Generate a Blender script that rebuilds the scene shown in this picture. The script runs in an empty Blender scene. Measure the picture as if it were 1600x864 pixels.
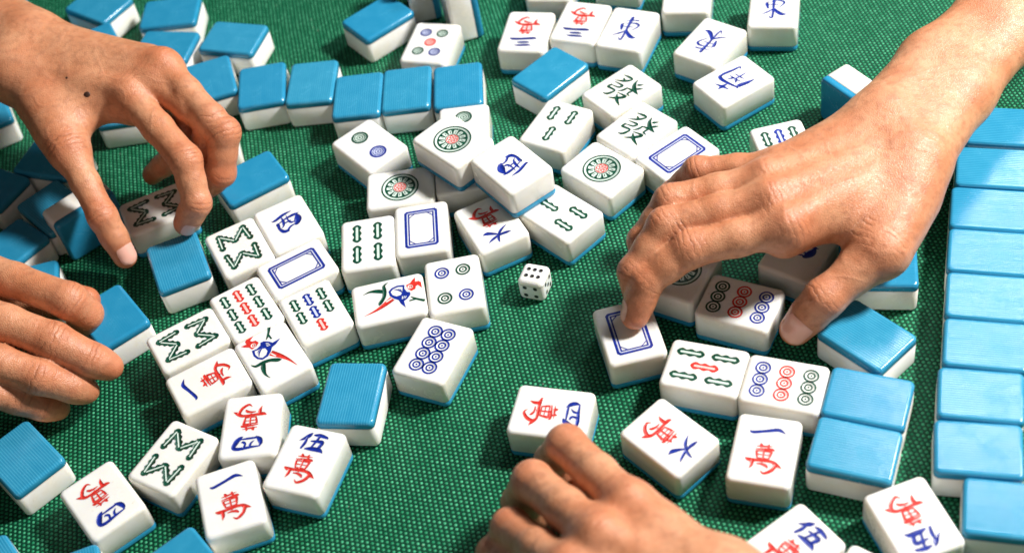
import bpy, bmesh, math, random
import numpy as np
from math import sin, cos, pi, radians, sqrt, atan2
from mathutils import Vector, Matrix
random.seed(7)
SC = bpy.context.scene
COL = SC.collection
MM = 0.001

# ------------------------------------------------------------------ camera
CAM_F, CAM_PITCH, CAM_ROLL, CAM_DIST = 2283.668, 0.8228948, -0.2106581, 822.997
FW = np.array([0, cos(CAM_PITCH), -sin(CAM_PITCH)])
_r, _u = np.array([1., 0, 0]), np.array([0, sin(CAM_PITCH), cos(CAM_PITCH)])
RT = _r*cos(CAM_ROLL) + _u*sin(CAM_ROLL)
UP = -_r*sin(CAM_ROLL) + _u*cos(CAM_ROLL)
CC = -FW*CAM_DIST
def U(px, py, z):
    """world point (mm) at height z seen at photo pixel px,py"""
    d = FW + RT*(px-800)/CAM_F - UP*(py-432)/CAM_F
    return CC + d*((z-CC[2])/d[2])
cd = bpy.data.cameras.new("camera"); cam = bpy.data.objects.new("camera", cd); COL.objects.link(cam)
cam.matrix_world = Matrix(((RT[0], UP[0], -FW[0], CC[0]*MM), (RT[1], UP[1], -FW[1], CC[1]*MM),
                           (RT[2], UP[2], -FW[2], CC[2]*MM), (0, 0, 0, 1)))
cd.sensor_width = 36; cd.lens = CAM_F/1600*36; cd.clip_start = 0.02; cd.clip_end = 50
cd.dof.use_dof = True; cd.dof.focus_distance = 0.80; cd.dof.aperture_fstop = 7
SC.camera = cam

# ------------------------------------------------------------------ light
wd = bpy.data.worlds.new("World"); SC.world = wd; wd.use_nodes = True
bg = wd.node_tree.nodes["Background"]; bg.inputs[0].default_value = (0.70, 0.92, 1.0, 1); bg.inputs[1].default_value = 0.045
def area(name, loc, target, size, size_y, power, color):
    ld = bpy.data.lights.new(name, 'AREA'); ld.shape = 'RECTANGLE'; ld.size = size; ld.size_y = size_y
    ld.energy = power; ld.color = color
    o = bpy.data.objects.new(name, ld); COL.objects.link(o); o.location = loc
    o.rotation_euler = (Vector(target)-Vector(loc)).to_track_quat('-Z', 'Y').to_euler()
    return o
area("key_lamp", (1.15, 0.04, 1.22), (0.03, 0, 0), 0.22, 0.22, 53, (1.0, 0.975, 0.935))
area("window_lamp", (0.76, 0.86, 1.22), (0.2, -.1, 0), 0.38, 0.26, 8, (0.96, 0.98, 1.0))
area("room_lamp", (-0.4, -1.7, 1.1), (0, 0, 0), 1.3, 0.9, 3.8, (1.0, 0.95, 0.86))
SC.view_settings.view_transform = 'Standard'; SC.view_settings.look = 'None'
SC.view_settings.exposure = 0.0; SC.view_settings.gamma = 1.0

# ------------------------------------------------------------------ node helpers
class NT:
    def __init__(s, name):
        s.m = bpy.data.materials.new(name); s.m.use_nodes = True
        s.n = s.m.node_tree.nodes; s.l = s.m.node_tree.links; s.b = s.n["Principled BSDF"]
    def node(s, t, **kw):
        n = s.n.new(t)
        for k, v in kw.items(): setattr(n, k, v)
        return n
    def put(s, sock, v):
        if isinstance(v, bpy.types.NodeSocket): s.l.new(v, sock)
        elif v is not None: sock.default_value = v
    def math(s, op, a, b=None, c=None):
        n = s.node("ShaderNodeMath", operation=op)
        s.put(n.inputs[0], a)
        if b is not None: s.put(n.inputs[1], b)
        if c is not None: s.put(n.inputs[2], c)
        return n.outputs[0]
    def mix(s, f, a, b):
        n = s.node("ShaderNodeMix", data_type='RGBA'); s.put(n.inputs[0], f)
        s.put(n.inputs[6], a if isinstance(a, bpy.types.NodeSocket) else (*a, 1))
        s.put(n.inputs[7], b if isinstance(b, bpy.types.NodeSocket) else (*b, 1)); return n.outputs[2]
    def noise(s, vec, scale, detail=3, rough=.55):
        n = s.node("ShaderNodeTexNoise"); s.put(n.inputs["Vector"], vec)
        n.inputs["Scale"].default_value = scale; n.inputs["Detail"].default_value = detail
        n.inputs["Roughness"].default_value = rough; return n.outputs[0]
    def ramp(s, f, lo, hi):
        n = s.node("ShaderNodeMapRange", interpolation_type='SMOOTHSTEP'); s.put(n.inputs[0], f)
        n.inputs[1].default_value = lo; n.inputs[2].default_value = hi; return n.outputs[0]
    def bump(s, h, strength, dist, prev=None):
        n = s.node("ShaderNodeBump"); n.inputs["Strength"].default_value = strength
        n.inputs["Distance"].default_value = dist; s.put(n.inputs["Height"], h)
        if prev is not None: s.l.new(prev, n.inputs["Normal"])
        return n.outputs[0]
    def obj(s): return s.node("ShaderNodeTexCoord").outputs["Object"]
    def xyz(s, v):
        n = s.node("ShaderNodeSeparateXYZ"); s.put(n.inputs[0], v); return n.outputs
    def attr(s, name, kind='GEOMETRY'):
        n = s.node("ShaderNodeAttribute", attribute_type=kind, attribute_name=name); return n.outputs
    def set(s, **kw):
        for k, v in kw.items():
            sock = s.b.inputs[k.replace('_', ' ')]
            if isinstance(v, tuple) and len(v) == 3 and sock.type == 'RGBA': v = (*v, 1)
            s.put(sock, v)
        return s.m

def mat_ivory():
    t = NT("ivory_resin"); o = t.obj()
    rnd = t.node("ShaderNodeObjectInfo").outputs["Random"]
    comb = t.node("ShaderNodeVectorMath", operation='ADD'); t.put(comb.inputs[0], o)
    cx = t.node("ShaderNodeCombineXYZ"); t.put(cx.inputs[0], rnd); t.put(cx.inputs[1], t.math('MULTIPLY', rnd, 7.3)); t.put(comb.inputs[1], cx.outputs[0])
    v = comb.outputs[0]
    n1 = t.noise(v, 60, 4); n2 = t.noise(v, 420, 3)
    grime = t.ramp(n2, .66, .80)
    c = t.mix(t.ramp(n1, .3, .75), (.87, .865, .84), (.81, .80, .765))
    c = t.mix(t.math('MULTIPLY', grime, .30), c, (.42, .34, .22))
    sm = t.ramp(t.noise(v, 38, 5, .7), .42, .78)
    x, y, z = t.xyz(o)
    ed = t.ramp(t.math('MAXIMUM', t.math('DIVIDE', t.math('ABSOLUTE', x), .0155), t.math('DIVIDE', t.math('ABSOLUTE', y), .02015)), .86, 1.0)
    c = t.mix(t.math('MULTIPLY', t.math('MULTIPLY', ed, sm), .55), c, (.74, .66, .48))
    seam = t.ramp(t.math('ABSOLUTE', t.math('SUBTRACT', z, .0046)), .0006, .0001)
    c = t.mix(t.math('MULTIPLY', seam, .5), c, (.30, .26, .20))
    c = t.mix(t.math('MULTIPLY', rnd, .18), c, (.80, .74, .60))
    sc = t.noise(v, 900, 2)
    nb = t.bump(t.math('ADD', n2, t.math('MULTIPLY', sc, .4)), .10, .0003)
    return t.set(Base_Color=c, Roughness=t.math('MULTIPLY_ADD', sm, .22, .15), Specular_IOR_Level=.5, Subsurface_Weight=.40,
                 Subsurface_Radius=(.0042, .0036, .0022), Subsurface_Scale=1.0, Normal=nb)
def mat_blue():
    t = NT("blue_resin"); o = t.obj(); x, y, z = t.xyz(o)
    amt = t.attr("stripe", 'OBJECT')[2]
    n1 = t.noise(o, 90, 4)
    wob = t.noise(o, 35, 2)
    xs = t.math('MULTIPLY_ADD', wob, .0003, x)
    w = t.math('SINE', t.math('MULTIPLY', xs, 2*pi/.00138))
    # uneven line depth: some ridges cut deeper than others
    str_n = t.node("ShaderNodeCombineXYZ"); t.put(str_n.inputs[0], t.math('MULTIPLY', x, 700)); t.put(str_n.inputs[1], t.math('MULTIPLY', y, 14))
    un = t.noise(str_n.outputs[0], 1.0, 3)
    flat = t.ramp(z, .0022, .0006)
    h = t.math('MULTIPLY', t.math('MULTIPLY', w, t.math('MULTIPLY_ADD', un, 1.2, .1)), t.math('MULTIPLY', amt, flat))
    h2 = t.math('MULTIPLY_ADD', n1, .25, h)
    line = t.math('MULTIPLY', t.ramp(h, .15, .8), .55)  # ridge tops lightened in the colour, as if catching the light
    c = t.mix(t.ramp(n1, .3, .7), (.022, .25, .425), (.034, .285, .465))
    c = t.mix(line, c, (.12, .48, .68))
    rnd = t.node('ShaderNodeObjectInfo').outputs['Random']
    c = t.mix(t.math('MULTIPLY', rnd, .30), c, (.004, .20, .44))
    sm = t.ramp(t.noise(o, 55, 5, .7), .45, .75)
    nb = t.bump(h2, .11, .0004)
    return t.set(Base_Color=c, Roughness=t.math('MULTIPLY_ADD', sm, .20, .17), Subsurface_Weight=.06,
                 Subsurface_Radius=(.0006, .0012, .0018), Subsurface_Scale=1.0, Normal=nb)
def mat_paint(name, c1, c2):
    t = NT(name); o = t.obj()
    n = t.noise(o, 700, 3)
    return t.set(Base_Color=t.mix(t.ramp(n, .35, .7), c1, c2), Roughness=.32, Normal=t.bump(n, .12, .0002))
def mat_cloth():
    t = NT("woven_green_cloth"); o = t.obj()
    mp = t.node("ShaderNodeMapping"); t.put(mp.inputs[0], o); mp.inputs["Rotation"].default_value = (0, 0, radians(-2.5))
    # slow waviness of the threads
    wv = t.node("ShaderNodeTexNoise"); t.put(wv.inputs["Vector"], mp.outputs[0]); wv.inputs["Scale"].default_value = 9
    wv.inputs["Detail"].default_value = 2
    sub = t.node("ShaderNodeVectorMath", operation='MULTIPLY_ADD'); t.put(sub.inputs[0], wv.outputs["Color"])
    sub.inputs[1].default_value = (.004, .004, 0); t.put(sub.inputs[2], mp.outputs[0])
    x, y, z = t.xyz(sub.outputs[0])
    px, py = .00245, .00256
    ci = t.math('DIVIDE', x, px); col = t.math('FLOOR', ci)
    odd = t.math('MULTIPLY', t.math('FLOORED_MODULO', col, 2.0), .5)
    fu = t.math('SUBTRACT', t.math('FRACT', ci), .5)
    cj = t.math('ADD', t.math('DIVIDE', y, py), odd)
    fv = t.math('SUBTRACT', t.math('FRACT', cj), .5)
    # warp float: an oval bump
    du = t.math('DIVIDE', fu, .40); dv = t.math('DIVIDE', fv, .36)
    r2 = t.math('ADD', t.math('MULTIPLY', du, du), t.math('MULTIPLY', dv, dv))
    dot = t.math('SQRT', t.math('MAXIMUM', t.math('SUBTRACT', 1.0, r2), 0.0))
    # weft thread passing between the floats
    gv = t.math('SUBTRACT', t.math('FRACT', t.math('ADD', cj, .5)), .5)
    weft = t.math('MULTIPLY', t.math('SQRT', t.math('MAXIMUM', t.math('SUBTRACT', 1.0, t.math('MULTIPLY', t.math('MULTIPLY', gv, gv), 13.0)), 0.0)), .35)
    h = t.math('MAXIMUM', dot, weft)
    cid = t.node("ShaderNodeCombineXYZ"); t.put(cid.inputs[0], col); t.put(cid.inputs[1], t.math('FLOOR', cj))
    wn = t.node("ShaderNodeTexWhiteNoise", noise_dimensions='2D'); t.put(wn.inputs["Vector"], cid.outputs[0])
    rv = wn.outputs["Value"]
    fib = t.noise(sub.outputs[0], 1600, 2)
    big = t.noise(o, 7, 3)
    hh = t.math('MULTIPLY_ADD', fib, .18, t.math('MULTIPLY', h, t.math('MULTIPLY_ADD', rv, .35, .75)))
    base = t.mix(t.ramp(big, .3, .7), (.000, .038, .018), (.001, .050, .024))
    flo = t.mix(t.math('POWER', rv, 1.6), (.013, .215, .095), (.070, .42, .215))  # pale mint floats: the glint on the thread crowns is put into their colour
    c = t.mix(t.ramp(dot, .15, .75), base, flo)
    # lint specks
    vor = t.node("ShaderNodeTexVoronoi"); t.put(vor.inputs["Vector"], o); vor.inputs["Scale"].default_value = 120
    lint = t.math('MULTIPLY', t.ramp(vor.outputs["Distance"], .07, .03), t.ramp(t.noise(o, 25, 1), .52, .6))
    c = t.mix(t.math('MULTIPLY', lint, .6), c, (.45, .42, .36))
    nb = t.bump(t.noise(o, 16, 3), .5, .006); nb = t.bump(hh, .9, .0010, nb)
    return t.set(Base_Color=c, Roughness=.52, Specular_IOR_Level=.35, Specular_Tint=(.6, 1.0, .75), Normal=nb)
def mat_skin(name, c_pale, c_red, c_dark):
    t = NT(name); o = t.obj()
    red = t.attr("red")[2]; jx = t.attr("jx")[2]; jw = t.attr("jw")[2]
    n1 = t.noise(o, 45, 4); n2 = t.noise(o, 260, 3); n3 = t.noise(o, 1400, 3)
    c = t.mix(t.ramp(n1, .32, .72), c_pale, c_red)
    c = t.mix(t.math('MULTIPLY', t.ramp(n2, .42, .75), .45), c, c_dark)
    c = t.mix(t.math('MULTIPLY', red, .7), c, (c_red[0]*.95, c_red[1]*.62, c_red[2]*.55))
    # cross creases over the knuckles
    wob = t.math('MULTIPLY_ADD', t.noise(o, 130, 4), 5.5, jx)
    cr = t.math('POWER', t.math('ABSOLUTE', t.math('SINE', t.math('MULTIPLY', wob, .95))), .45)
    crease = t.math('MULTIPLY', t.math('MULTIPLY', t.math('SUBTRACT', 1.0, cr), jw), t.ramp(t.noise(o, 90, 2), .3, .62))
    c = t.mix(t.math('MULTIPLY', crease, .42), c, (c_dark[0]*.6, c_dark[1]*.5, c_dark[2]*.5))
    vo = t.node("ShaderNodeTexVoronoi", feature='DISTANCE_TO_EDGE'); t.put(vo.inputs["Vector"], o); vo.inputs["Scale"].default_value = 900
    cell = t.ramp(vo.outputs["Distance"], .0, .25)
    h = t.math('ADD', t.math('MULTIPLY', cell, .30), t.math('MULTIPLY_ADD', n3, .45, t.math('MULTIPLY', n2, .9)))
    # veins and slack folds: wandering ridges
    wv = t.node("ShaderNodeTexNoise"); t.put(wv.inputs["Vector"], o); wv.inputs["Scale"].default_value = 30; wv.inputs["Detail"].default_value = 1.5; wv.inputs["Distortion"].default_value = .6
    vein = t.ramp(t.math('ABSOLUTE', t.math('SUBTRACT', wv.outputs[0], .5)), .045, .0)
    nb = t.bump(vein, .13, .0012)
    c = t.mix(t.math('MULTIPLY', vein, .08), c, (.40, .22, .16))
    nb = t.bump(h, .42, .0007, nb)
    nb = t.bump(t.math('SUBTRACT', 0.0, crease), .55, .0009, nb)
    return t.set(Base_Color=c, Roughness=t.math('MULTIPLY_ADD', n2, .20, .30), Specular_IOR_Level=.5, Subsurface_Weight=.16,
                 Subsurface_Radius=(.0045, .0017, .0009), Subsurface_Scale=1.0, Normal=nb)
IVORY, BLUE, CLOTH = mat_ivory(), mat_blue(), mat_cloth()
P_GREEN = mat_paint("green_paint", (.001, .045, .024), (.003, .075, .040))
P_BLUE = mat_paint("blue_paint", (.005, .018, .22), (.007, .032, .33))
P_NAVY = mat_paint("navy_paint", (.008, .016, .16), (.012, .03, .24))
P_RED = mat_paint("red_paint", (.60, .022, .016), (.68, .05, .035))
P_BLACK = mat_paint("black_paint", (.012, .012, .012), (.02, .02, .02))
P_WHITE = mat_paint("white_fill", (.80, .79, .75), (.76, .78, .74))
P_PALEBLUE = mat_paint("pale_blue_fill", (.55, .60, .80), (.62, .66, .82))
P_PALEGREEN = mat_paint("pale_green_fill", (.58, .72, .64), (.66, .76, .69))
P_PALERED = mat_paint("pale_red_fill", (.86, .50, .46), (.88, .60, .56))
PMAT = dict(g=P_GREEN, b=P_BLUE, n=P_NAVY, r=P_RED, k=P_BLACK, w=P_WHITE, B=P_PALEBLUE, G=P_PALEGREEN, R=P_PALERED)

# ------------------------------------------------------------------ cloth
def link(name, me, parent=None, mats=()):
    o = bpy.data.objects.new(name, me); COL.objects.link(o)
    if parent is not None: o.parent = parent
    return o
me = bpy.data.meshes.new("table_cloth")
me.from_pydata([(-1.2, -.9, 0), (1.2, -.9, 0), (1.2, 1.5, 0), (-1.2, 1.5, 0)], [], [(0, 1, 2, 3)])
me.materials.append(CLOTH)
cl = link("table_cloth", me); cl["kind"] = "structure"; cl["label"] = "green woven table cloth under the tiles"

# ------------------------------------------------------------------ tiles
TW, TL, TH, TB = 31.0*MM, 40.3*MM, 20.4*MM, 4.6*MM
def rrect(w, l, r, n=5):
    pts = []
    for cx, cy, a0 in ((1, 1, 0), (-1, 1, 90), (-1, -1, 180), (1, -1, 270)):
        for i in range(n+1):
            a = radians(a0+90*i/n)
            pts.append((cx*(w/2-r)+r*cos(a), cy*(l/2-r)+r*sin(a)))
    return pts
def loft(name, rings, mat):
    """rings: (z, inset) from bottom to top of a rounded-rectangle solid"""
    vs, fs = [], []; R = 3.1*MM
    for z, ins in rings:
        vs += [(x, y, z) for x, y in rrect(TW-2*ins, TL-2*ins, max(R-ins*.6, .5*MM))]
    n = len(vs)//len(rings)
    for k in range(len(rings)-1):
        for i in range(n):
            j = (i+1) % n
            fs.append((k*n+i, k*n+j, (k+1)*n+j, (k+1)*n+i))
    fs.append(tuple(range(n-1, -1, -1))); fs.append(tuple((len(rings)-1)*n+i for i in range(n)))
    m = bpy.data.meshes.new(name); m.from_pydata(vs, [], fs); m.materials.append(mat)
    for p in m.polygons: p.use_smooth = len(p.vertices) == 4
    return m
def arc(z0, zdir, r, n=5):
    return [(z0+zdir*r*sin(pi/2*i/n), r*(1-cos(pi/2*i/n))) for i in range(n+1)]
rb = 2.0*MM; rt = 2.2*MM
BACK = loft("tile_back", list(reversed([(rb-(z-0), ins) for z, ins in arc(0, 1, rb)])) + [(TB-.18*MM, 0), (TB-.02*MM, .16*MM)], BLUE)
BODY = loft("tile_body", [(TB-.02*MM, .17*MM), (TB+.16*MM, .0)] + arc(TH-rt, 1, rt), IVORY)

# ------------------------------------------------------------------ engraved faces (millimetres on the tile face)
class Gl:
    """collects painted marks; each mark() call starts a new part"""
    def __init__(s): s.parts = []
    def mark(s, name): s.v, s.f, s.n, s.mi, s.mats = [], [], [], [], []; s.lv = 0; s.parts.append((name, s.v, s.f, s.n, s.mi, s.mats)); return s
    def _m(s, c):
        if c not in s.mats: s.mats.append(c)
        return s.mats.index(c)
    def _z(s): s.lv += 1; return .030+.010*s.lv
    def ribbon(s, pts, c, smooth=True, z=None):
        P = [np.array(p, float) for p in pts]
        if smooth and len(P) > 2:
            Q = []; n = len(P)
            for i in range(n-1):
                a, b, d, e = P[max(i-1, 0)], P[i], P[i+1], P[min(i+2, n-1)]
                for k in range(6):
                    t = k/6
                    Q.append(.5*((2*b)+(-a+d)*t+(2*a-5*b+4*d-e)*t*t+(-a+3*b-3*d+e)*t**3))
            Q.append(P[-1]); P = Q
        z = s._z() if z is None else z; mi = s._m(c); i0 = len(s.v)
        for i, p in enumerate(P):
            d = P[min(i+1, len(P)-1)][:2]-P[max(i-1, 0)][:2]; d = d/(np.hypot(*d)+1e-9); nr = np.array([-d[1], d[0]])
            w = max(p[2], .03)/2
            for sd in (1, 0, -1):
                q = p[:2]+nr*w*sd; s.v.append((q[0], q[1], z)); s.n.append((-nr[0]*sd*.75, -nr[1]*sd*.75, 1))
        for i in range(len(P)-1):
            for k in (0, 1):
                a = i0+i*3+k; s.f.append((a, a+1, a+4, a+3)); s.mi.append(mi)
        return s
    def poly(s, pts, c, z=None):
        z = s._z() if z is None else z; i0 = len(s.v)
        s.v += [(x, y, z) for x, y in pts]; s.n += [(0, 0, 1)]*len(pts)
        A = sum(pts[i-1][0]*pts[i][1]-pts[i][0]*pts[i-1][1] for i in range(len(pts)))
        idx = list(range(i0, i0+len(pts))); s.f.append(tuple(idx if A > 0 else idx[::-1])); s.mi.append(s._m(c)); return s
    def ring(s, cx, cy, r1, r0, c, n=30, z=None, tilt=.6):
        z = s._z() if z is None else z; mi = s._m(c); i0 = len(s.v); rr = (r1, (r1+r0)/2, r0) if r0 > 0 else (r1, r1*.5, r1*.02)
        for i in range(n):
            a = 2*pi*i/n
            for q, r in enumerate(rr):
                s.v.append((cx+r*cos(a), cy+r*sin(a), z)); k = (-1, 0, 1)[q]*tilt if r0 > 0 else -.5*(2-q)/2
                s.n.append((k*cos(a), k*sin(a), 1))
        for i in range(n):
            j = (i+1) % n
            for k in (0, 1): s.f.append((i0+i*3+k, i0+j*3+k, i0+j*3+k+1, i0+i*3+k+1)); s.mi.append(mi)
        return s
    def build(s, key):
        out = []
        for q, (name, v, f, n, mi, mats) in enumerate(s.parts):
            m = bpy.data.meshes.new("%s_%s" % (key, name))
            m.from_pydata([(a*MM, b*MM, TH+z*MM) for a, b, z in v], [], f)
            for c in mats: m.materials.append(PMAT[c])
            m.polygons.foreach_set("material_index", mi); m.polygons.foreach_set("use_smooth", [True]*len(f))
            m.normals_split_custom_set_from_vertices([Vector(x).normalized() for x in n])
            out.append((name, m))
        return out
PALE = dict(b='B', n='B', g='G', r='R')
def circ(G, x, y, R, c, rings=2):
    G.mark("painted_circle"); G.ring(x, y, R*.99, 0, PALE[c] if rings > 2 else 'w', tilt=0)
    G.ring(x, y, R, R*.73, c)
    if rings == 2: G.ring(x, y, R*.56, R*.31, c); G.ring(x, y, R*.14, 0, c, 12)
    else: G.ring(x, y, R*.66, R*.54, c); G.ring(x, y, R*.40, R*.28, c); G.ring(x, y, R*.14, 0, c, 12)
def stick(G, x, y, ln, w, c, ang=0.0):
    G.mark("painted_bamboo_stick"); ca, sa = cos(ang), sin(ang)
    def tr(p): return (x+p[0]*ca-p[1]*sa, y+p[0]*sa+p[1]*ca)
    N = 22; L_, R_ = [], []
    for i in range(N+1):
        t = -1+2*i/N; e = sqrt(max(0, 1-abs(t)**7))
        hw = w/2*1.14*(.82+.18*cos(t*3*pi))*(.25+.75*e)
        L_.append(tr((-hw, t*ln/2))); R_.append(tr((hw, t*ln/2)))
    G.poly(L_[::-1]+R_, c)
    r = w*.15; cap = []
    for k in range(13):
        a = pi*k/12; cap.append((r*cos(a), ln/2*.66+r*sin(a)))
    for k in range(13):
        a = pi+pi*k/12; cap.append((r*cos(a), -ln/2*.66+r*sin(a)))
    G.poly([tr(p) for p in cap], {'g': 'G', 'b': 'B', 'r': 'R'}[c])
def strokes(G, name, S, c, ox, oy, sx, sy, wk=1.12):
    """S: strokes in a 0..100 box, y up, widths in the same units"""
    G.mark(name)
    for st in S:
        G.ribbon([(ox+(p[0]/100-.5)*sx, oy+(p[1]/100-.5)*sy, p[2]/100*(sx+sy)/2*wk) for p in st], c)
WAN = [[(36, 101, 3), (40, 95, 9), (40, 86, 2)], [(62, 102, 2), (60, 94, 9), (66, 86, 2)], [(26, 90, 2), (48, 92, 6), (76, 95, 1)],
       [(24, 79, 3), (46, 82, 6), (74, 83, 9), (80, 79, 1)], [(29, 75, 7), (31, 62, 6), (35, 48, 4)], [(72, 77, 9), (70, 62, 7), (67, 48, 5)],
       [(28, 74, 4), (50, 75, 4), (74, 77, 7)], [(31, 62, 4), (50, 63, 3), (70, 63, 3)], [(33, 50, 4), (50, 50, 5), (70, 51, 4)], [(50, 82, 6), (51, 62, 5), (51, 36, 5)],
       [(0, 46, 2), (12, 41, 11), (40, 42, 8), (78, 43, 9), (94, 34, 11), (110, 25, 1)], [(92, 34, 10), (82, 14, 10), (62, 1, 7), (50, 10, 1)],
       [(22, 40, 10), (22, 24, 9), (17, 10, 1)], [(36, 30, 3), (50, 31, 6), (64, 27, 8), (70, 20, 3)]]
NUM = {
 '1': [[(0, 44, 3), (10, 36, 13), (45, 50, 13), (75, 64, 16), (88, 60, 12), (102, 46, 1)]],
 '3': [[(14, 92, 2), (30, 88, 15), (62, 93, 14), (80, 90, 2)], [(22, 58, 2), (36, 55, 15), (60, 59, 14), (74, 56, 2)], [(0, 14, 2), (14, 8, 18), (60, 18, 17), (90, 20, 18), (106, 8, 1)]],
 '4': [[(8, 86, 3), (4, 60, 13), (10, 30, 15), (24, 6, 3)], [(4, 84, 4), (40, 88, 9), (80, 96, 12), (100, 86, 13), (96, 50, 18), (82, 16, 14), (70, 2, 1)], [(42, 86, 7), (40, 60, 8), (28, 38, 2)], [(64, 90, 7), (60, 60, 8), (68, 46, 8), (76, 50, 1)], [(16, 18, 6), (46, 20, 8), (82, 24, 4)]],
 '5': [[(36, 104, 3), (28, 84, 13), (14, 62, 9), (0, 48, 1)], [(24, 76, 5), (24, 40, 10), (18, 4, 6)], [(44, 92, 4), (66, 96, 12), (94, 90, 8), (100, 82, 1)], [(68, 94, 7), (62, 60, 8), (54, 20, 6)], [(42, 56, 4), (64, 60, 9), (86, 58, 12), (80, 20, 9)], [(32, 8, 4), (56, 14, 13), (88, 14, 13), (104, 0, 1)]],
 '6': [[(0, 66, 1), (18, 62, 10), (50, 60, 9), (84, 74, 9), (102, 90, 1)], [(62, 116, 1), (60, 90, 8), (50, 56, 8), (30, 24, 9), (2, 4, 1)], [(48, 56, 3), (66, 34, 9), (88, 14, 13), (106, 14, 1)]],
}
EAST = [[(50, 104, 9), (50, 92, 11), (49, 55, 8), (48, 8, 7), (42, -2, 6), (30, 10, 1)], [(14, 82, 1), (46, 86, 4), (78, 90, 6), (84, 86, 1)], [(20, 68, 9), (22, 56, 10), (28, 40, 5)], [(20, 70, 3), (48, 74, 3), (78, 76, 8), (92, 66, 7), (74, 46, 3), (66, 42, 1)], [(26, 56, 3), (48, 58, 4), (72, 58, 3)], [(48, 40, 4), (28, 26, 7), (-2, 12, 1)], [(50, 42, 6), (68, 24, 13), (88, 14, 12), (106, 16, 1)]]
WEST = [[(0, 86, 2), (14, 84, 11), (52, 97, 12), (86, 100, 2)], [(8, 54, 2), (16, 58, 12), (14, 30, 10), (24, 8, 15), (44, 4, 10)], [(14, 58, 4), (50, 70, 7), (84, 74, 12), (108, 74, 1)], [(96, 74, 5), (94, 46, 26), (80, 22, 17), (70, 22, 1)], [(40, 88, 2), (40, 64, 10), (34, 40, 7), (20, 28, 1)], [(60, 90, 1), (58, 60, 6), (64, 40, 9), (80, 38, 2)], [(38, 6, 9), (56, 20, 8), (84, 24, 2)], [(30, 48, 3), (50, 50, 6), (70, 52, 1)]]
SOUTH = [[(48, 106, 3), (50, 92, 13), (48, 72, 3)], [(20, 84, 2), (48, 90, 9), (80, 98, 2)], [(2, 62, 2), (12, 56, 14), (4, 26, 12), (2, 2, 2)], [(6, 60, 5), (46, 68, 9), (86, 72, 12), (102, 62, 10), (96, 26, 9), (92, 0, 6), (80, 6, 1)], [(32, 52, 2), (40, 46, 8), (44, 42, 2)], [(68, 58, 2), (62, 48, 7), (56, 42, 2)], [(24, 38, 2), (50, 42, 5), (78, 44, 3)], [(28, 24, 2), (50, 27, 5), (74, 29, 2)], [(50, 46, 5), (50, 24, 6), (50, 2, 2)]]
FA = [[(4, 90, 2), (26, 94, 8), (40, 92, 5), (28, 74, 8), (0, 58, 1)], [(14, 82, 2), (24, 76, 7), (27, 72, 1)], [(54, 102, 2), (62, 84, 9), (82, 68, 12), (106, 62, 1)], [(84, 100, 2), (74, 90, 8), (70, 86, 1)], [(96, 88, 2), (86, 78, 8), (80, 74, 1)],
      [(8, 54, 2), (38, 58, 7), (36, 46, 6), (12, 40, 2)], [(12, 42, 6), (10, 28, 7), (38, 30, 6), (34, 8, 8), (20, 2, 2)], [(58, 60, 6), (56, 46, 7), (46, 34, 1)], [(56, 60, 3), (78, 62, 7), (78, 46, 6), (92, 42, 2)], [(52, 30, 2), (84, 34, 8), (70, 14, 9), (46, -2, 1)], [(56, 26, 2), (74, 10, 9), (102, -2, 2)]]
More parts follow.
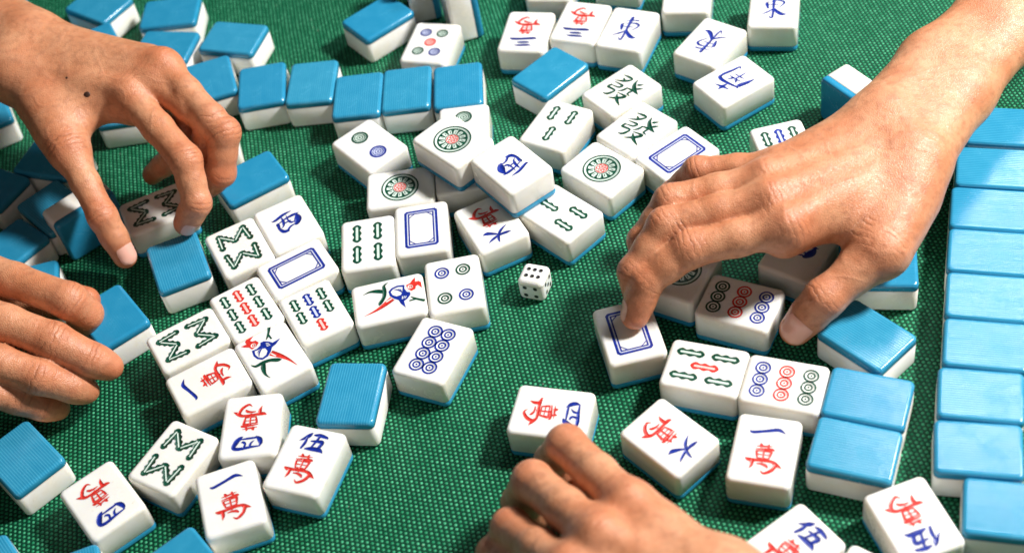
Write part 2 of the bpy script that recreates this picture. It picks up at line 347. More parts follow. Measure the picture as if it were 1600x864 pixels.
def face(key):
    G = Gl()
    if key[0] == 'm':
        n = key[1]
        h = dict([('1', 3.4), ('3', 8.5), ('4', 8.2), ('5', 10.5), ('6', 9.6)])[n]
        strokes(G, "painted_numeral", NUM[n], 'b' if n != '3' else 'n', 0, 10.8, 17 if n in '13' else 14.5, h*(3.2 if n == '1' else 1), {'1': .95, '3': 1.0}.get(n, 1.5))
        strokes(G, "painted_character", WAN, 'r', .0, -5.2, 16.2, 16.8)
    elif key == 'east': strokes(G, "painted_character", EAST, 'b', 0, 0, 15, 22)
    elif key == 'west': strokes(G, "painted_character", WEST, 'b', 0, 1, 15.5, 15)
    elif key == 'south': strokes(G, "painted_character", SOUTH, 'b', 0, 0, 16, 21)
    elif key == 'fa': strokes(G, "painted_character", FA, 'g', 0, 1, 20, 22)
    elif key == 'white':
        G.mark("painted_frame")
        def fr(a, b, w, c, cut):
            o = [(a-cut, b), (a, b-cut), (a, -b+cut), (a-cut, -b), (-a+cut, -b), (-a, -b+cut), (-a, b-cut), (-a+cut, b)]
            i = [(x*(a-w)/a, y*(b-w)/b) for x, y in o]; z = G._z()
            for k in range(8):
                j = (k+1) % 8; G.poly([o[k], o[j], i[j], i[k]], c, z)
        fr(9.6, 14.6, 1.4, 'b', 1.4); fr(8.1, 13.1, .30, 'B', .6); fr(7.5, 12.5, .85, 'b', .3)
        for sx in (-1, 1):
            for sy in (-1, 1): G.ribbon([(sx*3.2, sy*12.2, .55), (sx*5.2, sy*10.6, .6), (sx*7.2, sy*8.6, .55)], 'b')
    elif key == 'd1':
        G.mark("painted_flower_circle"); G.ring(0, 0, 11.0, 0, 'G', 48, tilt=0); G.ring(0, 0, 11.2, 10.2, 'g', 48); G.ring(0, 0, 9.1, 7.9, 'g', 48)
        z = G._z(); z2 = G._z()
        for k in range(12):
            a = 2*pi*k/12; b = a+2*pi/24
            G.ribbon([(8.6*cos(b), 8.6*sin(b), 2.6), (6.6*cos(b), 6.6*sin(b), 1.3), (4.7*cos(b), 4.7*sin(b), .8)], 'g', z=z)
            G.ribbon([(7.0*cos(a-.05), 7.0*sin(a-.05), .5), (5.2*cos(a), 5.2*sin(a), .5)], 'g', z=z2)
        G.ring(0, 0, 4.5, 4.0, 'g', 36); G.ring(0, 0, 3.9, 0, 'w', 30, tilt=0); G.ring(0, 0, 3.7, 3.1, 'r', 30)
        for k in range(6):
            a = 2*pi*k/6; G.ring(2.0*cos(a), 2.0*sin(a), 1.05, .55, 'r', 12, z=.15)
        G.ring(0, 0, .8, .4, 'r', 12)
    elif key == 'd2': circ(G, 0, 9.3, 5.3, 'g', 3); circ(G, 0, -9.3, 5.3, 'b', 3)
    elif key == 'd4':
        for x, y, c in ((-5.9, 9.4, 'b'), (5.9, 9.4, 'g'), (-5.9, -9.4, 'g'), (5.9, -9.4, 'b')): circ(G, x, y, 4.2, c)
    elif key == 'd5':
        for x, y, c in ((-5.6, 9.2, 'n'), (5.6, 9.2, 'g'), (0, 0, 'r'), (-5.6, -9.2, 'g'), (5.6, -9.2, 'n')): circ(G, x, y, 3.9, c, 3)
    elif key == 'd8':
        for i in range(4):
            for x in (-3.85, 3.85): circ(G, x, 11.55-7.7*i, 4.2, 'b')
    elif key == 'd9':
        for y, c in ((12, 'b'), (0, 'r'), (-12, 'g')):
            for x in (-7.3, 0, 7.3): circ(G, x, y, 4.0, c)
    elif key == 'b3': stick(G, 0, 8.5, 13, 4.6, 'g'); stick(G, -6, -8.5, 13, 4.6, 'g'); stick(G, 6, -8.5, 13, 4.6, 'g')
    elif key == 'b4':
        for x in (-6, 6):
            for y in (-8.2, 8.2): stick(G, x, y, 14, 4.8, 'g')
    elif key == 'b5':
        for x in (-7.5, 7.5):
            for y in (-9, 9): stick(G, x, y, 14.5, 4.4, 'g')
        stick(G, 0, 0, 14.5, 4.4, 'r')
    elif key == 'b6':
        for x, c in ((-8, 'g'), (0, 'b'), (8, 'g')):
            for y in (-8.2, 8.2): stick(G, x, y, 13, 4.6, c)
    elif key == 'b7':
        stick(G, 0, 11.0, 9.6, 4.4, 'r')
        for x, c in ((-8, 'g'), (0, 'b'), (8, 'g')):
            for y in (0.4, -10.2): stick(G, x, y, 9.6, 4.4, c)
    elif key == 'b9':
        for x, c in ((-8, 'g'), (0, 'r'), (8, 'g')):
            for y in (-11, 0, 11): stick(G, x, y, 9.8, 4.4, c)
    elif key == 'b8':
        for sy in (1, -1):
            seg = [((-8.6, 3.4), (-7.6, 14.0)), ((-7.0, 13.4), (-.3, 6.0)), ((.3, 6.0), (7.0, 13.4)), ((7.6, 14.0), (8.6, 3.4))]
            G.mark("painted_bamboo_zigzag"); mids = []
            for (a, b) in seg:
                a = np.array(a); b = np.array(b); L = []
                for i in range(13):
                    t = i/12; p = a+(b-a)*t; L.append((p[0], sy*p[1], 4.5*(.84+.20*cos(t*2*pi*3))))
                G.ribbon(L, 'g', smooth=False); q = (a[0], sy*a[1]), (b[0], sy*b[1]); mids.append(q)
                for e in q: G.ring(e[0], e[1], 1.9, 0, 'g', 14, tilt=0)
            for q in mids:
                a = np.array(q[0]); b = np.array(q[1]); d = b-a
                G.ribbon([(*(a+d*.03), .85), (*(b-d*.03), .85)], 'G', smooth=False)
    elif key == 'bird':
        # v runs towards the head; coordinates (v 0..100 along the length, u 0..100 across)
        def C(s_, t_): return ((t_-50)/100*31, (s_-50)/100*40.3)
        def rib(pts, c): G.ribbon([(*C(p[0], p[1]), p[2]) for p in pts], c)
        G.mark("painted_bird_tail"); rib([(14, 77, .2), (30, 70, 1.5), (44, 60, 2.9), (55, 50, 3.6)], 'r'); rib([(46, 55, .8), (54, 50, .9)], 'w')
        G.mark("painted_bird_body")
        G.poly([C(*p) for p in ((51, 32), (56, 25), (64, 22), (74, 24), (73, 33), (76, 42), (80, 44), (80, 50), (75, 58), (70, 62), (71, 78), (65, 66), (63, 57), (57, 51), (52, 43))], 'b')
        G.poly([C(*p) for p in ((54, 34), (58, 28), (65, 26), (71, 28), (70, 38), (67, 46), (61, 47), (56, 42))], 'w')
        for k in range(5): rib([(58+k*2.2, 29+k*.4, .35), (64+k*1.4, 33+k*2.2, .45), (70+k*.5, 34+k*2.6, .3)], 'b')
        for k in range(3): rib([(69+k*2.6, 50+k*.6, .5), (68+k*2.2, 57-k*.5, .35)], 'w')
        G.mark("painted_bird_head"); G.poly([C(*p) for p in ((76, 26), (82, 23), (86, 16), (90, 12), (89, 22), (94, 22), (97, 26), (97, 40), (92, 31), (89, 33), (88, 39), (82, 42), (78, 36))], 'r')
        hx, hy = C(81.5, 31.5); G.ring(hx, hy, 1.5, 0, 'w', 14, tilt=0); G.ring(hx, hy, 1.0, .45, 'r', 14)
        G.mark("painted_leaf"); rib([(16, 27, .2), (26, 23, 1.4), (38, 26, 2.8), (48, 33, 1.6)], 'g'); rib([(52, 10, .3), (46, 16, 1.6), (46, 28, 2.2), (44, 42, 2.2), (38, 54, 2.4), (36, 60, .4)], 'g')
        G.mark("painted_branch"); rib([(80, 55, .4), (84, 60, 1.2), (92, 67, 1.5), (98, 71, 1.9)], 'g'); rib([(77, 64, .9), (86, 63, 1.2)], 'g')
    return G.build(key)
FACES = {}
def add_tile(label, key, group, M, stripe):
    """M: 4x4 placing a face-up tile (base centre at origin) in the world (metres)"""
    t = bpy.data.objects.new("mahjong_tile", None); COL.objects.link(t); t.empty_display_size = .01
    t.matrix_world = M
    t["label"] = label; t["category"] = "tile"; t["group"] = group
    link("body", BODY, t); b = link("back", BACK, t); b["stripe"] = stripe
    if key not in ('b', 'plain'):
        if key not in FACES: FACES[key] = face(key)
        for nm, m in FACES[key]: link(nm, m, t)
    return t
def flat_M(x, y, z, a, down):
    M = Matrix.Translation((x*MM, y*MM, z*MM)) @ Matrix.Rotation(a, 4, 'Z')
    if down: M = M @ Matrix.Translation((0, 0, TH)) @ Matrix.Rotation(pi, 4, 'Y')
    return M
# face, label, group, x, y, base z (mm), heading (rad), depth of the back's ridges
TILES = [
    ('b', 'face-down blue tile close to the mole-marked forearm, corner pointing at smaller hidden blue tile', 'loose mahjong tiles', -243.96, 319.16, 0.0, 0.8184, 0.08),
    ('b', 'face-down blue tile half hidden under the back of the mole-marked hand', 'loose mahjong tiles', -243.60, 271.72, 0.0, 0.3006, 0.25),
    ('b', 'face-down blue tile at the back of a touching pair, near the knuckles', 'loose mahjong tiles', -192.38, 291.49, 0.0, 1.4173, 0.25),
    ('b', "face-down blue tile in front of a touching pair, next to the mole-marked hand's knuckles", 'loose mahjong tiles', -195.53, 254.39, 0.0, 1.2111, 0.08),
    ('b', 'face-down blue tile lying crosswise just behind the start of the curved blue row', 'loose mahjong tiles', -149.05, 247.48, 0.0, 1.1262, 0.83),
    ('b', 'face-down ridged blue tile of the curved row, at the end by the mole-marked hand', 'curved row of face-down tiles', -165.25, 208.88, 0.0, 0.1301, 0.94),
    ('b', 'face-down ridged blue tile of the curved row, second from the mole-marked hand', 'curved row of face-down tiles', -131.63, 191.46, 0.0, -0.0577, 0.88),
    ('b', 'face-down ridged blue tile of the curved row, third from the mole-marked hand', 'curved row of face-down tiles', -99.20, 183.65, 0.0, -0.1726, 0.96),
    ('b', 'face-down ridged blue tile of the curved row, fourth from the mole-marked hand', 'curved row of face-down tiles', -71.05, 161.41, 0.0, -0.1490, 0.97),
    ('b', 'face-down ridged blue tile of the curved row, fifth from the mole-marked hand', 'curved row of face-down tiles', -40.04, 157.56, 0.0, -0.1409, 0.77),
    ('b', 'face-down ridged blue tile of the curved row, at the end behind the stacked flower tile', 'curved row of face-down tiles', -8.13, 150.17, 0.0, -0.1195, 0.75),
    ('b', 'face-down smooth blue tile turned cornerwise next to the five-circle tile', 'loose mahjong tiles', -51.37, 236.28, 0.0, 2.1015, 0.08),
    ('b', 'face-down smooth pale blue tile between a red three character tile and a three-bamboo tile', 'loose mahjong tiles', 49.34, 143.95, 0.0, 2.1934, 0.08),
    ('b', 'face-down blue tile with white side lit, beside the wrist of the mole-marked hand', 'loose mahjong tiles', -317.09, 226.14, 0.0, 0.3034, 1.04),
    ('b', 'face-down blue tile half lit below the thumb base of the mole-marked hand', 'loose mahjong tiles', -268.43, 163.61, 0.0, 1.0930, 0.25),
    ('b', 'face-down blue tile lying wholly in shadow, behind the other shaded blue tile', 'loose mahjong tiles', -305.72, 148.88, 0.0, 0.9198, 0.25),
    ('b', 'face-down blue tile with bright white end, behind the knuckles of the tile-gripping fingers', 'loose mahjong tiles', -289.76, 90.24, 0.0, 2.2839, 0.25),
    ('b', 'face-down blue tile touched by the index finger of the hand with four stretched fingers', 'loose mahjong tiles', -272.83, 50.67, 0.0, 0.0510, 0.25),
    ('b', 'face-down blue tile gripped under the stretched fingers of one hand', 'loose mahjong tiles', -224.88, 16.17, 0.0, 0.4971, 0.25),
    ('b', 'face-down ridged blue tile standing alone in front of the pinched zigzag tile', 'loose mahjong tiles', -186.50, 48.35, 0.0, 0.2253, 0.84),
    ('b', 'face-down blue tile lying behind the blue west character tile', 'loose mahjong tiles', -142.20, 106.20, 0.0, 1.9575, 0.25),
    ('b', 'face-down smooth blue tile in front of the zigzag bamboo and one character tiles', 'loose mahjong tiles', -188.86, -158.69, 0.0, 2.0951, 0.25),
    ('b', 'face-down blue tile beside the red and blue four character tile, one corner showing', 'loose mahjong tiles', -237.74, -156.56, 0.0, 0.1855, 0.83),
    ('b', 'face-down blue tile with white end, beyond the lone ridged tile near the stretched fingers', 'loose mahjong tiles', -278.03, -141.05, 0.0, 0.5124, 1.10),
    ('b', 'face-down ridged blue tile beside the four character tile and below the stretched fingers', 'loose mahjong tiles', -269.54, -70.71, 0.0, 0.6139, 0.91),
    ('b', 'face-down ridged blue tile standing upright-on between eight-circle and five character tiles', 'loose mahjong tiles', -94.26, -75.01, 0.0, -0.2790, 1.04),
    ('b', "face-down ridged blue tile under the heel of the pressing hand's thumb", 'loose mahjong tiles', 188.60, -64.45, 0.0, 1.2771, 0.92),
    ('b', 'face-down ridged blue tile turned cornerwise beside the thumb tip of the pressing hand', 'loose mahjong tiles', 168.23, -108.30, 0.0, 0.5832, 0.97),
    ('b', 'face-down ridged blue tile touching the nine-circle tile with blue end column', 'loose mahjong tiles', 156.52, -145.99, 0.0, 1.0603, 0.80),
    ('b', 'face-down ridged blue tile lying against another one, beside the single-stroke character tile', 'loose mahjong tiles', 141.19, -173.33, 0.0, 1.0596, 0.97),
    ('b', 'face-down ridged blue tile in the straight wall, eighth from the pushed-out end tile', 'straight wall of face-down tiles', 286.59, 15.41, 0.0, 1.1714, 1.05),
    ('b', 'face-down ridged blue tile in the straight wall, seventh from the pushed-out end tile', 'straight wall of face-down tiles', 269.94, -14.28, 0.0, 1.1858, 0.93),
    ('b', 'face-down ridged blue tile in the straight wall, sixth from the pushed-out end tile', 'straight wall of face-down tiles', 256.32, -43.15, 0.0, 1.1775, 1.01),
    ('b', 'face-down ridged blue tile in the straight wall, fifth from the pushed-out end tile', 'straight wall of face-down tiles', 244.45, -71.91, 0.0, 1.1788, 0.98),
    ('b', 'face-down ridged blue tile in the straight wall, fourth from the pushed-out end tile', 'straight wall of face-down tiles', 232.92, -100.80, 0.0, 1.1803, 0.77),
    ('b', 'face-down ridged blue tile in the straight wall, third from the pushed-out end tile', 'straight wall of face-down tiles', 221.15, -129.60, 0.0, 1.1818, 1.02),
    ('b', 'face-down ridged blue tile in the straight wall, second from the pushed-out end tile', 'straight wall of face-down tiles', 208.00, -158.18, 0.0, 1.1993, 0.96),
    ('b', 'face-down ridged blue tile in the straight wall, touching the pushed-out end tile', 'straight wall of face-down tiles', 195.84, -187.33, 0.0, 1.2242, 0.86),
    ('b', 'face-down ridged blue tile pushed out of line at the end of the straight wall', 'loose mahjong tiles', 196.85, -221.88, 0.0, 1.1941, 0.76),
    ('b8', 'zigzag eight-bamboo tile pinched between a thumb and fingertip', 'loose mahjong tiles', -199.94, 96.42, 0.0, 1.8412, 1.05),
    ('b8', 'zigzag eight-bamboo tile touching the blue west character tile', 'loose mahjong tiles', -150.30, 48.62, 0.0, 0.3187, 0.92),
    ('west', 'blue west character tile lying flat beside a zigzag eight-bamboo tile', 'loose mahjong tiles', -121.01, 59.44, 0.0, 0.3151, 1.00),
    ('white', 'blue rectangular frame tile between the west tile and the seven-bamboo tile', 'loose mahjong tiles', -117.73, 22.01, 0.0, -1.2143, 1.06),
    ('b9', 'nine-bamboo tile with a red middle column between two green columns', 'loose mahjong tiles', -147.61, -0.33, 0.0, 0.3700, 1.00),
    ('b7', 'seven-bamboo tile with green, blue and one red stick', 'loose mahjong tiles', -109.36, -13.63, 0.0, -2.8248, 1.07),
    ('b8', 'zigzag eight-bamboo tile touching the nine-bamboo tile', 'loose mahjong tiles', -180.66, -14.01, 0.0, -1.1992, 0.89),
    ('m1', 'red character tile with single blue stroke, touching the bird tile and zigzag tile', 'loose mahjong tiles', -169.68, -46.54, 0.0, 1.9271, 1.03),
    ('bird', 'red, blue and green bird tile touching the seven-bamboo tile', 'loose mahjong tiles', -134.20, -38.49, 0.0, 0.3730, 0.91),
    ('m4', 'red character tile with blue four, touching the single-stroke and five character tiles', 'loose mahjong tiles', -147.72, -82.43, 0.0, 3.0047, 1.08),
    ('m4', "red character tile with blue four, touching the lone ridged blue tile's corner", 'loose mahjong tiles', -225.03, -109.13, 0.0, -2.6320, 1.06),
    ('b8', 'zigzag eight-bamboo tile between two character tiles with blue four', 'loose mahjong tiles', -188.60, -92.11, 0.0, -0.6715, 0.78),
    ('m1', 'red character tile with single blue stroke, touching the five character tile', 'loose mahjong tiles', -159.58, -125.03, 0.0, 0.1364, 0.80),
    ('m5', 'red character tile with blue five beside the ridged blue tile and open cloth', 'loose mahjong tiles', -121.17, -111.47, 0.0, -0.4766, 0.83),
    ('b4', 'four-bamboo tile with two rows of green sticks', 'loose mahjong tiles', -76.09, 30.02, 0.0, -0.0749, 1.09),
    ('white', 'blue rectangular frame tile touching the four-bamboo tile', 'loose mahjong tiles', -44.62, 32.45, 0.0, -0.0808, 0.90),
    ('bird', 'red, blue and green bird tile touching the four-circle tile', 'loose mahjong tiles', -68.28, -16.41, 0.0, -1.5568, 0.97),
    ('d4', 'four-circle tile with blue and green circles', 'loose mahjong tiles', -31.82, -15.12, 0.0, -0.0310, 0.86),
    ('d8', 'eight-circle tile with two columns of linked blue circles', 'loose mahjong tiles', -48.97, -58.11, 0.0, -0.5676, 0.93),
    ('d2', 'two-circle tile with one green and one blue circle, seen whole', 'loose mahjong tiles', -68.05, 112.06, 0.0, 0.5597, 0.89),
    ('d1', "large flower circle tile lying low in the pile's shadow beside the framed tile", 'loose mahjong tiles', -53.20, 69.37, 0.0, 1.4711, 0.87),
    ('m3', 'tile buried in shadow under the two stacked tiles of the pile', 'loose mahjong tiles', -12.14, 70.00, 0.0, -1.6459, 0.95),
    ('d1', 'large flower circle tile stacked on top of the pile', 'loose mahjong tiles', -17.22, 77.74, 20.4, -2.5352, 0.95),
    ('west', 'blue west character tile stacked on top of the pile', 'loose mahjong tiles', 12.62, 47.27, 20.4, -2.6519, 1.07),
    ('d2', 'tile with one green circle showing from behind the stacked flower circle tile', 'loose mahjong tiles', -9.94, 109.40, 0.0, -0.1402, 0.99),
    ('b3', 'three-bamboo tile lying beside the two green character tiles', 'loose mahjong tiles', 44.51, 94.48, 0.0, 2.4749, 1.08),
    ('m6', 'red character tile with blue six, half shaded by the stacked west tile', 'loose mahjong tiles', -5.45, 25.34, 0.0, -2.8627, 1.05),
    ('b3', 'three-bamboo tile half covered by the stacked west tile, near the die', 'loose mahjong tiles', 34.05, 21.58, 0.0, 0.6208, 1.10),
    ('fa', 'green dragon character tile of the touching pair, next to the smooth blue tile', 'loose mahjong tiles', 88.43, 113.06, 0.0, -1.0781, 0.98),
    ('fa', 'green dragon character tile touching the blue rectangular frame tile', 'loose mahjong tiles', 89.91, 76.35, 0.0, -0.9765, 0.81),
    ('white', "blue rectangular frame tile beside a green dragon character tile and the pressing hand's fingers", 'loose mahjong tiles', 107.65, 48.29, 0.0, -1.0853, 1.05),
    ('d1', 'large flower circle tile lying flat between three-bamboo and green character tiles', 'loose mahjong tiles', 63.48, 49.19, 0.0, -2.5210, 1.09),
    ('d5', 'five-circle tile with a red circle in the middle', 'loose mahjong tiles', -20.05, 197.37, 0.0, -0.4194, 1.07),
    ('m3', 'red character tile with blue three, next to the smooth pale blue tile', 'loose mahjong tiles', 41.69, 188.10, 0.0, 2.7715, 0.95),
    ('m3', 'red character tile with blue three, touching the blue east character tile', 'loose mahjong tiles', 76.74, 185.66, 0.0, 2.6414, 1.00),
    ('east', 'blue east character tile touching a red three character tile', 'loose mahjong tiles', 103.92, 168.94, 0.0, -0.5419, 0.82),
    ('plain', 'plain-looking white tile behind the two red three character tiles', 'loose mahjong tiles', 66.82, 234.45, 0.0, -0.3132, 1.04),
    ('plain', 'white tile mostly hidden behind the blue east character tile touching a red three tile', 'loose mahjong tiles', 114.27, 231.40, 0.0, -0.4604, 0.95),
    ('plain', 'plain-looking white tile behind the two cornerwise wind character tiles', 'loose mahjong tiles', 148.19, 192.00, 0.0, -0.3016, 0.85),
    ('east', 'blue east character tile upside down, touching the south character tile', 'loose mahjong tiles', 149.95, 139.76, 0.0, 2.3471, 0.77),
    ('south', 'blue south character tile touching an upside-down east character tile', 'loose mahjong tiles', 154.23, 100.05, 0.0, 1.9867, 1.05),
    ('east', 'blue east character tile standing apart on the bright open cloth', 'loose mahjong tiles', 195.99, 159.95, 0.0, -0.3295, 1.10),
    ('b6', 'six-bamboo tile with green and blue sticks, partly under the bare wrist', 'loose mahjong tiles', 167.28, 35.97, 0.0, 0.0128, 0.78),
    ('white', 'blue rectangular frame tile pressed by an index fingertip', 'loose mahjong tiles', 53.44, -73.71, 0.0, 0.0395, 1.03),
    ('d1', "large circle tile in the shade under the pressing hand's index finger", 'loose mahjong tiles', 89.07, -40.00, 0.0, 2.4731, 0.89),
    ('d9', 'nine-circle tile half shaded by the pressing hand, thumb at its end', 'loose mahjong tiles', 113.08, -70.36, 0.0, -2.1698, 0.80),
    ('west', "face-up tile in deep shadow under the pressing hand's palm", 'loose mahjong tiles', 152.79, -43.55, 0.0, -0.7466, 0.85),
    ('b5', 'five-bamboo tile with four green sticks and one red stick', 'loose mahjong tiles', 85.09, -107.34, 0.0, -2.0657, 1.02),
    ('d9', 'nine-circle tile in full light touching the five-bamboo tile', 'loose mahjong tiles', 120.26, -127.40, 0.0, 1.0822, 1.06),
    ('m1', 'red character tile with single blue stroke, in front of the lit nine-circle tile', 'loose mahjong tiles', 100.39, -163.19, 0.0, -0.4376, 0.77),
    ('m6', "red character tile with blue six, in full light beside the curled hand's arm", 'loose mahjong tiles', 58.37, -144.06, 0.0, -2.5620, 0.97),
    ('m4', 'red character tile with blue four, held by the curled fingers', 'loose mahjong tiles', 4.85, -114.52, 0.0, -1.9746, 0.77),
    ('m5', 'red character tile with blue five, leaning corner towards the straight blue wall', 'loose mahjong tiles', 154.62, -216.65, 0.0, -2.9796, 1.00),
    ('m5', 'red character tile with blue five, in front of the single-stroke character tile', 'loose mahjong tiles', 97.75, -217.36, 0.0, -1.1186, 0.87),
    ('plain', 'white tile with one corner showing between two five character tiles', 'loose mahjong tiles', 128.05, -246.56, 0.0, 0.7876, 1.06),
    ('b', 'face-down blue tile in deep shadow between the thumb and the edge-standing tile', 'loose mahjong tiles', -264.07, 117.93, 0.0, 0.6194, 1.09),
    ('b', 'face-down tile mostly hidden behind the bent middle finger, white end showing', 'loose mahjong tiles', -170.87, 152.35, 0.0, 1.7009, 0.93),
    ('b', 'face-down tile covered by the palm of the pinching hand, white edge showing', 'loose mahjong tiles', -222.71, 202.63, 0.0, -0.0981, 1.10),
    ('b', 'face-down tile under the stretched fingers, a white sliver showing between two of them', 'loose mahjong tiles', -305.21, 36.83, 0.0, -0.0503, 0.86),
    ('b', 'face-down blue tile with only one corner showing in front of the one character tile', 'loose mahjong tiles', -150.77, -183.59, 0.0, 0.0414, 0.78),
]
for key, lab, grp, x, y, z, a, st in TILES:
    add_tile(lab, key, grp, flat_M(x, y, z, a, key == 'b'), st)
def side_tile(label, A, B, into, upright, z0=0.0, stripe=.5):
    """blue back plane runs from ground point A towards B; the white face looks towards 'into'.
    upright False: lies on its long side (height = width), True: stands on its short end (height = length)"""
    A = np.array(A[:2]); e = np.array(B[:2])-A; e = e/np.linalg.norm(e); n = np.array([-e[1], e[0]])
    if n@(np.array(into[:2])-A) < 0: n = -n
    run, hgt = (TL/MM, TW/MM) if not upright else (TW/MM, TL/MM)
    c = A+e*run/2
    zax = Vector((n[0], n[1], 0)); ex = Vector((e[0], e[1], 0)); up = Vector((0, 0, 1))
    if upright: yax = up; xax = yax.cross(zax)
    else: yax = ex; xax = yax.cross(zax)
    M = Matrix(((xax[0], yax[0], zax[0], c[0]*MM), (xax[1], yax[1], zax[1], c[1]*MM), (xax[2], yax[2], zax[2], (z0+hgt/2)*MM), (0, 0, 0, 1)))
    return add_tile(label, 'plain', 'loose mahjong tiles', M, stripe)
hW, hL = TW/MM, TL/MM
side_tile("tile standing on its long side, blue back in shadow next to the pinching thumb", U(87, 356, hW), U(133, 327, hW), U(67, 336, hW), False)
side_tile("tile standing on its side beside the bare forearm, dark blue back showing", U(1281, 121, hW), U(1330, 155, hW), U(1322, 95, hW), False)
def upright_tile(label, A, into):
    n = unit2(into-A); e = np.array([-n[1], n[0], 0])
    if e[1] < 0: e = -e
    return side_tile(label, A, A+e*10, into, True)
def unit2(v): v = np.array([v[0], v[1], 0.]); return v/np.linalg.norm(v)
upright_tile("tile standing upright behind the five-circle tile, blue back edge in light", U(758, 59, 0), U(731, 67, 0))
upright_tile("tile standing upright with its white side in shade, beside another upright tile", U(693, 30, 0), U(650, 40, 0))
side_tile("tile half hidden behind the top of the mole-marked forearm", U(66, 28, hW), U(50, 8, hW), U(20, 10, hW), False)

# ------------------------------------------------------------------ die
def make_die():
    s = 15.2
    bm = bmesh.new(); bmesh.ops.create_cube(bm, size=s*MM)
    bmesh.ops.bevel(bm, geom=bm.edges[:], offset=3.0*MM, segments=6, profile=.5, affect='EDGES')
    m = bpy.data.meshes.new("die_body"); bm.to_mesh(m); bm.free(); m.materials.append(IVORY)
    for p in m.polygons: p.use_smooth = True
    t = bpy.data.objects.new("die", None); COL.objects.link(t); t.empty_display_size = .01
    c = U(836, 440, 8)
    t.location = (c[0]*MM, c[1]*MM, (s/2)*MM)
    ux = U(873, 441, s)-U(827, 433, s); t.rotation_euler = (0, 0, atan2(ux[1], ux[0]))
    t["label"] = "small white die with black pips showing six, on the open green cloth"; t["category"] = "die"
    b = link("body", m, t)
    m.set_sharp_from_angle(angle=radians(60))
    pv, pf, pn = [(0, 0, 0)], [], [(0, 0, 1)]
    for r, tl in ((.5, -.3), (1.0, -.8)):
        for i in range(16):
            a = 2*pi*i/16; pv.append((r*cos(a), r*sin(a), 0)); pn.append((tl*cos(a), tl*sin(a), 1))
    for i in range(16):
        j = (i+1) % 16; pf += [(0, 1+i, 1+j), (1+i, 17+i, 17+j, 1+j)]
    pm = bpy.data.meshes.new("pip"); pm.from_pydata([(x*1.25*MM, y*1.25*MM, 0) for x, y, z in pv], [], pf); pm.materials.append(P_BLACK)
    for p in pm.polygons: p.use_smooth = True
    pm.normals_split_custom_set_from_vertices([Vector(x).normalized() for x in pn])
    h = s/2+.03; d = 3.5
    six = [(x, y) for x in (-d, 0, d) for y in (-2.4, 2.4)]; four = [(x, y) for x in (-3, 3) for y in (-3, 3)]; five = four+[(0, 0)]
    for pts, M in ((six, Matrix.Identity(4)), (four, Matrix.Rotation(pi/2, 4, 'X')), (five, Matrix.Rotation(pi/2, 4, 'Y'))):
        for x, y in pts:
            o = link("pip", pm, t); o.matrix_local = M @ Matrix.Translation((x*MM, y*MM, h*MM))
make_die()

